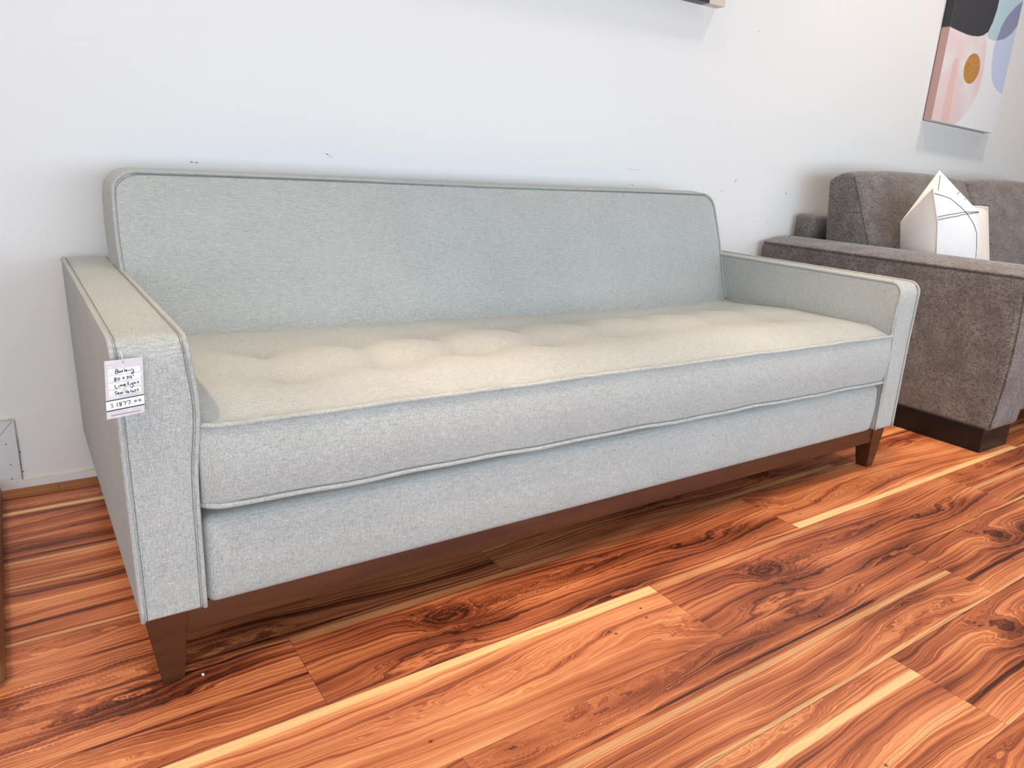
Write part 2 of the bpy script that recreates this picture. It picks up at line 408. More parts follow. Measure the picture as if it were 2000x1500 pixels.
def wall_back():
    parts = [([(X0, YW, -.02), (X1, YW, -.02), (X1, YW, ZC), (X0, YW, ZC)], [[0, 1, 2, 3]], 0)]
    def dot(x, z, w, h, m):
        ps = [(x+w*math.cos(a*PI/4), YW-.0004, z+h*math.sin(a*PI/4)) for a in range(8)]
        parts.append((ps, [list(range(8))], m))
    def line(x0, z0, x1, z1, w, m):
        parts.append(([(x0, YW-.0004, z0-w), (x1, YW-.0004, z1-w), (x1, YW-.0004, z1+w), (x0, YW-.0004, z0+w)], [[0, 1, 2, 3]], m))
    for x, z in ((.297, .7795), (.308, .7785)): dot(x, z, .0042, .0016, 1)
    dot(.638, .816, .0016, .0016, 2); line(.632, .818, .653, .808, .0004, 1)
    line(1.705, .8265, 1.770, .823, .0007, 3)
    for x in (1.730, 1.742): dot(x, .773, .0028, .0025, 3)
    for x in (2.200, 2.212): dot(x, .767, .003, .0025, 3)
    dot(2.279, .806, .006, .005, 3); dot(2.601, .766, .0035, .0035, 1); dot(2.294, 1.339, .008, .0018, 3)
    for x in (2.416, 2.44, 2.505, 2.52): dot(x, .651, .003, .0025, 3)
    v, f, m = join_data(parts)
    FAINT = plain('faint_mark', (.60, .60, .60), .8)
    return struct(mesh('wall_back', v, f, [WALL, SCUFF, HOLE, FAINT], None, False, m))
wall_back()
struct(quad('wall_left', [(X0, Y0, -.02), (X0, YW, -.02), (X0, YW, ZC), (X0, Y0, ZC)], WALL))
struct(quad('wall_right', [(X1, YW, -.02), (X1, Y0, -.02), (X1, Y0, ZC), (X1, YW, ZC)], WALL))
struct(quad('ceiling', [(X0, Y0, ZC), (X0, YW, ZC), (X1, YW, ZC), (X1, Y0, ZC)], CEIL))
# white board along the foot of the wall with a ragged line of filler on top, and the honey wood strip on the floor
def foot():
    v, f = box_data((X0, YW-.006, .002), (X1, YW, .027)); parts = [(v, f, 0)]
    pts = []; x = X0
    while x < X1:
        pts.append((x, YW-.0035, .0275+random.uniform(-.0008, .0012))); x += .02
    v, f = tube_data(pts, lambda t: .0026, 6); parts.append((v, f, 1))
    v, f, m = join_data(parts)
    struct(mesh('baseboard_back', v, f, [WALL, CREAM], None, False, m))
    prof = [(YW-.006, .001), (YW-.006, .009), (YW-.020, .0085), (YW-.034, .006), (YW-.045, .001)]
    for i, (a, b) in enumerate(((X0, -.0605), (-.0595, 2.0), (2.001, X1))):
        vs = [(a, y, z) for y, z in prof] + [(b, y, z) for y, z in prof]; n = len(prof)
        fs = [[j, j+1, n+j+1, n+j] for j in range(n-1)] + [list(range(n))[::-1], list(range(n, 2*n))]
        struct(mesh('trim_%d' % (i+1), vs, fs, HONEY, None, False))
foot()

# patched square in the wall, left of the sofa
def wall_patch():
    e = thing('wall_patch', (-.21, YW, .10), 'white painted-over square patch low on the wall left of the light sofa', 'wall patch')
    v, f = box_data((-.46, YW-.005, .028), (-.132, YW-.001, .183))
    mesh('panel', v, f, PATCH, e, False)
    parts = []
    pts = [(-.46+.012*i, YW-.0045, .185+random.uniform(-.001, .001)) for i in range(28)]
    v, f = tube_data(pts, .0026, 6); parts.append((v, f, 0))
    v, f, m = join_data(parts); o = mesh('filler_edge', v, f, CREAM, e, True); o['label'] = 'cream filler line along the top edge'
    v, f = tube_data([(-.1315, YW-.004, .182), (-.1300, YW-.004, .12), (-.1315, YW-.004, .029)], .0013, 6)
    mesh('crack', v, f, plain('crack_shadow', (.36, .35, .35), .9), e)
    v, f = tube_data([(-.134, YW-.0052, .181), (-.160, YW-.0052, .150), (-.20, YW-.0052, .105)], .0006, 6)
    mesh('scratch', v, f, SCUFF, e)
    for x, z in ((-.1535, .124), (-.150, .072), (-.1275, .050), (-.1515, .036), (-.128, .10)):
        ps = [(x+.0015*math.cos(a*PI/5), YW-.0056, z+.0015*math.sin(a*PI/5)) for a in range(10)]
        mesh('screw_hole', ps+[(x, YW-.0049, z)], [[i, (i+1) % 10, 10] for i in range(10)], HOLE, e, False)
wall_patch()

# ------------------------------------------------------------------ the light sofa
W = 2.032; AW = .0962; HA = .560; HB = .134
sofa = thing('sofa', (W/2, .44, 0), 'pale sage tweed sofa with a long tufted bench seat and tapered walnut legs', 'sofa')
def arm_curve(mirror):
    R = .030; Rb = .035; D = .888
    def bulge(z): return .0095*math.exp(-((z-.455)/.07)**2)
    def warp(x, y, z):
        y0 = 0.0; y1 = D
        if z > HA-R: y0 = R - math.sqrt(max(0, R*R-(z-HA+R)**2))
        if z > HA-Rb: y1 = D - (Rb - math.sqrt(max(0, Rb*Rb-(z-HA+Rb)**2)))
        y = lerp(y0, y1, y/D)
        t = clamp(x/AW)
        x += t*bulge(z)*(1-sstep(.45, .62, y)) + .005*(1-t)*(1-clamp((z-HB)/.42))
        if z > HA-.014: z += .004*math.sin(PI*t)*sstep(HA-.014, HA, z) - .0
        y -= .006*math.sin(PI*t)*(1-sstep(0, .03, y))*math.sin(PI*clamp((z-HB)/(HA-HB)))
        y -= .006*(1-clamp((z-HB)/.25))*(1-y/D)
        return (W-x if mirror else x, y, z)
    vs, fs = rbox_data((0, 0, HB), (AW, D, HA), .006, (4, 26, 22), warp)
    if mirror: fs = [f[::-1] for f in fs]
    o = mesh('armrest', vs, fs, WEAVE, sofa)
    # welts along both edges of the front and top panel
    prof = [(-.0005, HB+.002+i*(HA-R-HB-.002)/24) for i in range(25)]
    prof += [(R+(R+.0008)*math.cos(PI-a*PI/16), HA-R+(R+.0008)*math.sin(PI-a*PI/16)) for a in range(1, 9)]
    prof += [(R+i*(D-Rb-R)/30, HA+.0008) for i in range(1, 31)]
    prof += [(D-Rb+(Rb+.0008)*math.cos(PI/2-a*PI/12), HA-Rb+(Rb+.0008)*math.sin(PI/2-a*PI/12)) for a in range(1, 3)]
    for t in (0, 1):
        pts = []
        for y, z in prof:
            x = .0022 if t == 0 else AW-.0022
            zz = min(z, HA)
            yy = y - .006*(1-clamp((zz-HB)/.25))*(1-clamp(y/D))
            x += (t*bulge(zz)*(1-sstep(.45, .62, y)) + .005*(1-t)*(1-clamp((zz-HB)/.42)))
            pts.append((W-x if mirror else x, yy, z))
        w = tube('welt', pts, .0038, WEAVE, o, 8)
        din = .0062 if t == 0 else -.0062
        if mirror: din = -din
        sp = []
        for (y, z), p in zip(prof, pts):
            q = Vector(p) + Vector((din, 0, 0))
            tt = .085 if t == 0 else .915
            zz = clamp((z-HB)/(HA-HB))
            q.y -= .006*math.sin(PI*tt)*(1-sstep(0, .03, y))*math.sin(PI*zz)
            if z > HA-.014 and y > .02: q.z += .004*math.sin(PI*tt)
            sp.append(q)
        tube('seam', sp, .0005, SEAM, o, 6)
arm_curve(False); arm_curve(True)

# reclined back
BZ0, BZ1 = .36, .757
def back_y(z): return lerp(.575, .712, (z-BZ0)/(BZ1-BZ0))
BXL, BXR = .0955, 1.9365
def back():
    R = .042; TH = .115
    def side(z):
        t = clamp((z-BZ0)/(BZ1-BZ0)); s = .0065*math.sin(PI*clamp((t-.35)/.65))
        c = 0
        if z > BZ1-R: c = R-math.sqrt(max(0, R*R-(z-BZ1+R)**2))
        return s-c-.004*t
    def warp(x, y, z):
        t = (x-BXL)/(BXR-BXL); d = clamp(y/TH); s = side(z)
        s2 = s + .008*d
        x = lerp(BXL-s2, BXR+s2, t)
        zz = z + .010*math.sin(PI*clamp(d))*sstep(BZ1-.05, BZ1, z)*.7 + .002*d
        puff = .016*(1-abs(2*t-1)**6)*math.sin(PI*clamp((z-BZ0+.05)/(BZ1-BZ0+.05)))
        yy = back_y(z) - puff*(1-d) + d*(TH + .02*(1-(z-BZ0)/(BZ1-BZ0)))
        return (x, yy, zz)
    vs, fs = rbox_data((BXL, 0, BZ0), (BXR, TH, BZ1), .008, (60, 4, 22), warp)
    o = mesh('backrest', vs, fs, WEAVE, sofa)
    zs = [BZ0+.02+i*(BZ1-R-BZ0-.02)/24 for i in range(25)]
    L = [(BXL-side(z)+.0015, back_y(z)+.0005, z) for z in zs]
    arcl = [BZ1-R+R*math.sin(a*PI/20)+.0006 for a in range(1, 11)]
    L += [(BXL-side(min(z, BZ1))+.001, back_y(z)+.0005, z) for z in arcl]
    xa, xb = L[-1][0], BXL+BXR-L[-1][0]
    top = []
    for i in range(1, 60):
        t = i/60; top.append((lerp(xa, xb, t), back_y(BZ1)+.0005, BZ1+.0008+.0012*math.sin(t*9)))
    Rr = [(BXL+BXR-x, y, z) for x, y, z in L][::-1]
    tube('welt', L+top+Rr, .0034, WEAVE, o, 8)
    cx = (BXL+BXR)/2
    loop = []
    for x, y, z in L+top+Rr:
        k = 1-.0055/abs(x-cx) if abs(x-cx) > .85 else 1
        zz = z-.0052*sstep(BZ1-.05, BZ1-.005, z); xx = cx+(x-cx)*k
        t = (xx-BXL)/(BXR-BXL); puff = .016*(1-abs(2*t-1)**6)*math.sin(PI*clamp((zz-BZ0+.05)/(BZ1-BZ0+.05)))
        loop.append((xx, back_y(zz)-max(0, puff)-.0004, zz))
    tube('seam', loop, .0005, SEAM, o, 6)
back()

# bench seat cushion with two rows of pulled tufts
TUFTS = [(.297, .192), (.501, .214), (.706, .246), (.915, .252), (1.138, .268), (1.355, .274), (1.565, .275), (1.750, .260),
         (.294, .416), (.496, .437), (.695, .455), (.925, .474), (1.139, .498), (1.350, .507), (1.545, .509), (1.745, .50)]
CX0, CX1 = .1005, 1.9325
def seat_top(x, y):
    ex = .40 + .60*clamp(min((x-CX0)/.15, (CX1-x)/.22))
    e = min(ex, (y+.004)/.17, (.68-y)/.16); e = clamp(e)
    h = .029*(1-(1-e)**2)
    for a, b in TUFTS:
        d = math.hypot((x-a)*1.0, (y-b)*.95)
        h -= .046*math.exp(-(d/.062)**1.1)
    h -= .021*sstep(.28, .60, y)
    # shallow pulls between neighbouring tufts of a row
    for r in (0, 8):
        for i in range(7):
            a, b = TUFTS[r+i], TUFTS[r+i+1]
            if a[0] <= x <= b[0]:
                yl = lerp(a[1], b[1], (x-a[0])/(b[0]-a[0]))
                h -= .006*math.exp(-((y-yl)/.024)**2)
    for i in range(8):
        a, b = TUFTS[i], TUFTS[i+8]
        if a[1] <= y <= b[1]:
            xl = lerp(a[0], b[0], (y-a[1])/(b[1]-a[1])); h -= .009*math.exp(-((x-xl)/.024)**2)
    return h
def wav(x): return .0009*math.sin(x*15+1.0) + .0006*math.sin(x*34)
def czt(x): return lerp(.427, .4155, (x-CX0)/(CX1-CX0)) + wav(x)*.7
def czb(x): return lerp(.300, .283, (x-CX0)/(CX1-CX0)) + wav(x+.35)*1.4
def seat():
    def warp(x, y, z):
        t = clamp((z-.29)/.13)
        zz = lerp(czb(x), czt(x), t)
        if z > .4199: zz += seat_top(x, y)*1.0
        f = 1-sstep(0, .05, y)
        y -= .009*math.sin(PI*t)*f
        y += .010*f*(1-sstep(0, .03, x-CX0)) + .004*f*(1-sstep(0, .02, CX1-x))
        return (x, y, zz)
    vs, fs = rbox_data((CX0, -.006, .29), (CX1, .66, .42), .006, (170, 60, 6), warp)
    o = mesh('seat_cushion', vs, fs, WEAVE, sofa)
    for zf, dz in ((czt, .0012), (czb, -.001)):
        pts = []
        n = 130
        for i in range(14): pts.append((CX0+.0005, lerp(.60, .016, i/13), zf(CX0)+dz))
        pts.append((CX0+.003, .006, zf(CX0)+dz))
        for i in range(n+1):
            x = lerp(CX0+.010, CX1-.006, i/n)
            f = .010*(1-sstep(0, .03, x-CX0)) + .004*(1-sstep(0, .02, CX1-x))
            pts.append((x, -.0075+f, zf(x)+dz))
        pts.append((CX1-.001, .004, zf(CX1)+dz))
        for i in range(8): pts.append((CX1-.0005, lerp(.02, .60, i/7), zf(CX1)+dz))
        tube('welt', pts, .0044, WEAVE, o, 8)
        if zf is czb: tube('seam', [(x, y-.0016, z+.0056) for x, y, z in pts[18:-9]], .00045, SEAM, o, 6)
seat()
def railw(x, y, z):
    f = 1-sstep(0.008, .06, y)
    y -= .007*math.sin(PI*clamp((z-.12)/.16))*f
    t = (x-.1)/1.83
    z += lerp(.004, -.004, t)*sstep(.2, .27, z)
    return (x, y, z)
rbox('front_rail', (.100, .006, .128), (1.9335, .10, .274), .016, WEAVE, sofa, (60, 3, 10), railw)
rbox('seat_deck', (.10, .03, .14), (1.93, .64, .262), .01, DARKCLOTH, sofa, (4, 4, 2))
rbox('back_frame', (.02, .66, .135), (2.012, .886, .50), .012, WEAVE, sofa, (20, 4, 6))
rbox('apron', (.055, .016, .084), (1.98, .040, .1325), .003, WALNUT, sofa, (1, 1, 1))
def leg(x0, x1, y0, y1, bx0, bx1, by0, by1):
    def w(x, y, z):
        t = clamp(z/.135)
        return (lerp(lerp(bx0, bx1, x), lerp(x0, x1, x), t), lerp(lerp(by0, by1, y), lerp(y0, y1, y), t), z)
    vs, fs = rbox_data((0, 0, 0), (1, 1, .135), .03, (1, 1, 4))
    vs2 = []
    for v in vs: vs2.append(Vector(w(clamp(v[0]), clamp(v[1]), clamp(v[2], 0, .135))))
    # corners only lightly eased: pull the rounded unit box back to a near-square section
    return mesh('leg', vs2, fs, WALNUT, sofa, True)
leg(.010, .072, .010, .070, .029, .061, .020, .056)
leg(1.960, 2.022, .010, .070, 1.9815, 2.0135, .020, .056)
leg(.010, .072, .82, .88, .029, .061, .835, .868)
leg(1.960, 2.022, .82, .88, 1.9815, 2.0135, .835, .868)

# ------------------------------------------------------------------ price tag on the left arm
def price_tag():
    TLp, TRp, BRp, BLp = Vector((-.0085, -.0145, .5405)), Vector((.0372, -.0125, .5418)), Vector((.0335, -.0165, .4652)), Vector((-.0128, -.0195, .4622))
    nrm = (TRp-TLp).cross(TLp-BLp).normalized()
    if nrm.y > 0: nrm = -nrm
    def T(u, v, d=0):
        return lerp(lerp(BLp, BRp, u), lerp(TLp, TRp, u), v) + nrm*d
    e = thing('price_tag', (.013, -.012, .50), 'handwritten white price tag hanging on the left arm of the pale sofa', 'price tag')
    out = [(0, 1), (1, 1)] + [(1-.06+.06*math.cos(a*PI/8), .035-.035*math.sin(a*PI/8)) for a in range(5)] + [(0, 0)]
    n = len(out)
    vs = [T(u, v, .0003) for u, v in out] + [T(u, v, -.0003) for u, v in out]
    fs = [list(range(n)), list(range(n, 2*n))[::-1]] + [[i, n+i, n+(i+1) % n, (i+1) % n] for i in range(n)]
    t = NT('tag_card', .45, .4); q = t.noise(t.obj(), 55, 1, .5, 1.5)
    t.color(t.ramp(q, [(.42, srgb(205, 198, 208)), (.50, srgb(205, 197, 190)), (.58, srgb(212, 208, 216))]))
    mesh('card', vs, fs, t.m, e, False)
    WHITE = plain('tag_white', (.88, .88, .88), .5); INK = plain('black_ink', (.008, .008, .010), .5); GREY = plain('grey_ink', (.34, .33, .34), .6)
    def flat(name, polys, m, d):
        parts = [([T(u, v, d) for u, v in p], [list(range(len(p)))], 0) for p in polys]
        v, f, _ = join_data(parts); return mesh(name, v, f, m, e, False)
    flat('writing_field', FIELDS, WHITE, .0005); flat('printed_bar', BARS, INK, .0007)
    def strokes(name, S, r, m):
        parts = []
        for s in S:
            if len(s) < 2: continue
            # smooth the stroke
            pts = []
            for i in range(len(s)-1):
                p0 = s[max(0, i-1)]; p1 = s[i]; p2 = s[i+1]; p3 = s[min(len(s)-1, i+2)]
                for k in range(4):
                    a = k/4
                    pts.append(tuple(.5*(2*p1[j]+(p2[j]-p0[j])*a+(2*p0[j]-5*p1[j]+4*p2[j]-p3[j])*a*a+(3*p1[j]-p0[j]-3*p2[j]+p3[j])*a**3) for j in (0, 1)))
            pts.append(tuple(s[-1]))
            v, f = tube_data([T(a, b, .0008) for a, b in pts], r, 5); parts.append((v, f, 0))
        v, f, _ = join_data(parts); return mesh(name, v, f, m, e)
    o = strokes('handwriting', HANDWRITING, .00046, INK); o['label'] = 'black handwriting and price'
    strokes('dollar_sign', GREYINK, .0004, GREY)
    web = []
    x = .125
    while x < .89:
        wdt = random.uniform(.014, .022)
        web.append([(x, .046), (x+wdt*.3, .060), (x+wdt*.6, .047), (x+wdt, .060)])
        x += wdt+.008
    strokes('small_print', web, .00022, GREY)
    for q in SMALL: strokes('field_caption', [q], .00022, GREY)
    ps = [T(.485+.018*math.cos(a*PI/6), .942+.0115*math.sin(a*PI/6), .0007) for a in range(12)]
    mesh('punched_hole', ps, [list(range(12))], GREY, e, False)
    tube('fastener', [T(.485, .942, .001), T(.47, .99, .0015), Vector((.0125, -.0125, .548)), Vector((.012, -.0055, .552))], .0006, plain('clear_nylon', (.7, .72, .73), .3), e, 6)
price_tag()

# ------------------------------------------------------------------ the taupe sofa
gs = thing('sofa', (3.4, .4, 0), 'dark taupe chenille sofa with a black base standing right of the pale sofa', 'sofa')
GX = 2.455
def garm(x0, x1, outer):
    def warp(x, y, z):
        t = clamp((x-x0)/(x1-x0)); q = t if outer == 0 else 1-t
        if z > .56: z += sstep(.56, .575, z)*(.022*math.sin(q*PI/2) + .004*math.sin(PI*q))
        s = math.sin(PI*clamp((z-.06)/.52))
        y -= .014*s*(1-sstep(-.095, .1, y))
        dx = .010*s*math.sin(PI*clamp((y+.095)/.98))
        x += (-dx*(1-q)*.5 if outer == 0 else dx*(1-q)*.5)
        return (x, y, z)
    vs, fs = rbox_data((x0, -.095, .075), (x1, .885, .575), .018, (8, 30, 18), warp)
    o = mesh('armrest', vs, fs, CHEN, gs)
    xe = x0+.004 if outer == 0 else x1-.004
    pts = [(xe-.003*math.sin(PI*i/40)*(1 if outer == 0 else -1), lerp(.872, -.086, i/40), .5745) for i in range(41)]
    pts += [(xe+.004, -.1000, .566), (xe+.004, -.1040, .53)]
    tube('welt', pts, .0042, CHEN, o, 8)
    # seam down the front corner
    tube('welt', [(xe+.003, -.0955-.014*math.sin(PI*clamp((z-.06)/.52)), z) for z in [.085+.02*i for i in range(24)]], .003, CHEN, o, 8)
    return o
garm(GX, 2.66, 0); garm(4.425, 4.63, 1)
rbox('sled_base', (GX, -.086, 0), (2.643, .80, .082), .003, ESPRESSO, gs)
rbox('sled_base', (4.442, -.086, 0), (4.63, .80, .082), .003, ESPRESSO, gs)
rbox('front_rail', (2.655, -.05, .085), (4.43, .06, .29), .015, CHEN, gs, (20, 2, 4))
rbox('back_frame', (2.657, .80, .09), (4.428, .892, .690), .022, CHEN, gs, (20, 2, 10))
rbox('seat_deck', (2.655, .05, .12), (4.43, .80, .28), .01, DARKCLOTH, gs)
def gcushion(x0, x1, seed, ztop=.852):
    Z0 = .44
    def warp(x, y, z):
        t = (x-x0)/(x1-x0); s = (z-Z0)/(.852-Z0); d = y/.16
        px = math.sin(PI*clamp(t)); pz = math.sin(PI*clamp(s))
        yf = lerp(.475, .660, clamp(s)) - .070*(px**.6)*(pz**.6)
        yr = lerp(.72, .765, clamp(s))
        yy = lerp(yf, yr, d)
        # plump top, soft corners
        zz = z + .024*sstep(.55, 1, s)*(px**.5) - .026*sstep(.6, 1, s)*clamp(d)**1.6
        zz += .010*sstep(.7, 1, s)*math.sin(PI*clamp(d))
        xx = x + (t-.5)*.022*pz*math.sin(PI*clamp(d*.8+.1))
        # small gathers beside the seam
        g = math.exp(-((min(t, 1-t)*(x1-x0))/.05)**2)
        yy -= .0014*g*math.sin(z*230+seed)*(1-d)
        return (xx, yy, zz)
    vs, fs = rbox_data((x0, 0, Z0), (x1, .16, ztop), .012, (46, 8, 60), warp)
    o = mesh('back_cushion', vs, fs, CHEN, gs)
    for xs in (x0+.002, x1-.002):
        pts = [warp(xs, .003, Z0+.02+(ztop-.004-Z0-.02)*i/40) for i in range(41)]
        tube('welt', [(a, b-.002, c) for a, b, c in pts], .0032, CHEN, o, 8)
gcushion(2.664, 3.535, 0); gcushion(3.545, 4.42, 2)
for x0, x1 in ((2.664, 3.537), (3.543, 4.42)):
    def w(x, y, z, x0=x0, x1=x1):
        t = clamp((x-x0)/(x1-x0)); u = clamp((y+.10)/.62)
        if z > .42: z += .018*math.sin(PI*t)**.5*math.sin(PI*u)**.5
        return (x, y, z)
    rbox('seat_cushion', (x0, -.10, .285), (x1, .50, .435), .02, CHEN, gs, (12, 10, 3), w)

# ------------------------------------------------------------------ throw pillows on the taupe sofa
COTTON = plain('white_cotton', (.83, .825, .83), .85, .2); BEIGE = plain('beige_cotton', (.76, .69, .63), .9, .2)
LINEINK = plain('dark_print', (.03, .035, .037), .8, .2)
def poly_at(pts, t):
    n = len(pts)-1; i = min(int(t*n), n-1); return lerp(Vector(pts[i]), Vector(pts[i+1]), t*n-i)
def patch(e1, e2, b, n=14, m=14):
    vs = []; fs = []
    a0, a1, c0, c1 = poly_at(e1, 0), poly_at(e1, 1), poly_at(e2, 0), poly_at(e2, 1)
    nr = ((c0+c1)-(a0+a1)).cross((a1+c1)-(a0+c0)).normalized()
    for i in range(n+1):
        for j in range(m+1):
            t, s = i/n, j/m
            p = lerp(poly_at(e1, t), poly_at(e2, t), s)
            bb = 4*s*(1-s)*math.sin(PI*min(1, t*.92))**.8
            p = p + nr*b*bb
            p = p + nr*.0022*math.sin(p.z*95+2*math.sin(p.x*30))*bb*sstep(.35, .8, t)
            vs.append(p)
    for i in range(n):
        for j in range(m):
            k = i*(m+1)+j; fs.append([k, k+1, k+m+2, k+m+1])
    return vs, fs
def white_pillow():
    e = thing('throw_pillow', (2.85, .34, .45), 'chopped white throw pillow with thin black lines on the taupe sofa', 'pillow')
    C = (2.690, .362, .821); P = (2.935, .478, .889); V = (2.815, .415, .765); G = (2.895, .284, .746); A = (2.690, .455, .692)
    Cm = (2.700, .325, .70); Cb = (2.705, .285, .455); Gm = (2.918, .272, .66); Gb = (2.900, .240, .455)
    Pm = (2.955, .45, .70); Pb = (2.97, .40, .455); Am = (2.715, .452, .60); Ab = (2.735, .42, .455)
    F = [([C, Cm, Cb], [G, Gm, Gb], .022), ([G, Gm, Gb], [P, Pm, Pb], .004), ([V, C], [V, G], .0), ([V, G], [V, P], -.0)]
    B = [([A, Am, Ab], [C, Cm, Cb], .022), ([P, Pm, Pb], [A, Am, Ab], .003), ([V, A], [V, C], .0), ([V, P], [V, A], .0)]
    ctr = Vector((2.82, .37, .62))
    def build(name, L, m):
        parts = []
        for e1, e2, b in L:
            vs, fs = patch(e1, e2, 0)
            c = sum((Vector(v) for v in vs), Vector())/len(vs)
            vs2, fs2 = patch(e1, e2, b)
            c2 = sum((Vector(v) for v in vs2), Vector())/len(vs2)
            if (c2-ctr).length < (c-ctr).length: vs2, fs2 = patch(e1, e2, -b)
            parts.append((vs2, fs2, 0))
        v, f, _ = join_data(parts); return mesh(name, v, f, m, e), v, f
    fo, fv, ff = build('front_panel', F, COTTON); fo['label'] = 'white front with printed lines'
    bo, bv, bf = build('back_panel', B, BEIGE); bo['label'] = 'beige back'
    tube('seam', [C, Cm, Cb], .0022, BEIGE, e, 6)
    bvh = BVHTree.FromPolygons([tuple(v) for v in fv], ff)
    def on(p, out=.0006):
        q, nr, i, d = bvh.find_nearest(Vector(p))
        if nr.dot(q-ctr) < 0: nr = -nr
        return q + nr*out
    def mixp(t, s):   # point of the near front half: t down, s from the side seam to the front fold
        return lerp(poly_at([C, Cm, Cb], t), poly_at([G, Gm, Gb], t), s)
    def line(L):
        pts = []
        for i in range(len(L)-1):
            for k in range(10): pts.append(on(mixp(*[lerp(L[i][j], L[i+1][j], k/10) for j in (0, 1)])))
        pts.append(on(mixp(*L[-1]))); return tube_data(pts, .0011, 6)
    def PT(a, b, c): return Vector(P)*a + Vector(G)*b + Vector(V)*c
    parts = []
    for L in PLINES:
        v, f = line(L); parts.append((v, f, 0))
    for a, b in PFAR:
        vv = []
        for k in range(7):
            p = on(lerp(PT(*a), PT(*b), k/6)); vv.append(p)
        v, f = tube_data(vv, .0011, 6); parts.append((v, f, 0))
    v, f, _ = join_data(parts); mesh('printed_line', v, f, LINEINK, fo)
PLINES = [[(.075, 0), (.04, .35)], [(.04, .35), (.16, .60), (.34, .78), (.60, .90), (.80, .95)], [(.415, 0), (.27, .42), (.10, .80), (.0, 1.0)], [(.455, 0), (.32, .40), (.16, .74), (.012, 1.0)]]  # both line tables: points taken from image pixels, stored as panel fractions
PFAR = [((.84, .04, .12), (.40, .06, .54)), ((.46, .525, .015), (.37, .48, .15)), ((.31, .675, .015), (.26, .66, .08))]
white_pillow()
def beige_pillow():
    e = thing('throw_pillow', (3.12, .46, .45), 'beige pillow half hidden behind the white lined pillow on the taupe sofa', 'pillow')
    n = 16; vs = []; fs = []
    a = Vector((3.232, .408, 0)); b = Vector((2.985, .540, 0)); ax = (b-a); nr = Vector((-ax.y, ax.x, 0)).normalized()
    if nr.y > 0: nr = -nr
    for side in (1, -1):
        o = len(vs)
        for i in range(n+1):
            for j in range(n+1):
                s, t = i/n, j/n
                z = .452 + .306*t
                th = .050*(max(0, (1-(2*s-1)**2))**.5)*(max(0, (1-(2*t-1)**2))**.5)
                p = a + ax*s + Vector((-.00, -.075*(1-t), 0)) + nr*side*th; p.z = z
                vs.append(p)
        for i in range(n):
            for j in range(n):
                k = o+i*(n+1)+j; q = [k, k+1, k+n+2, k+n+1]; fs.append(q if side > 0 else q[::-1])
    mesh('pillow_cover', vs, fs, BEIGE, e)
    edge = [a + ax*s + Vector((0, -.075*(1-t), 0)) + Vector((0, 0, .452+.306*t)) for s, t in
            [(0, i/12) for i in range(13)] + [(i/12, 1) for i in range(1, 13)] + [(1, 1-i/12) for i in range(1, 13)] + [(1-i/12, 0) for i in range(1, 12)]]
    tube('welt', edge, .004, BEIGE, e, 8, True)
beige_pillow()

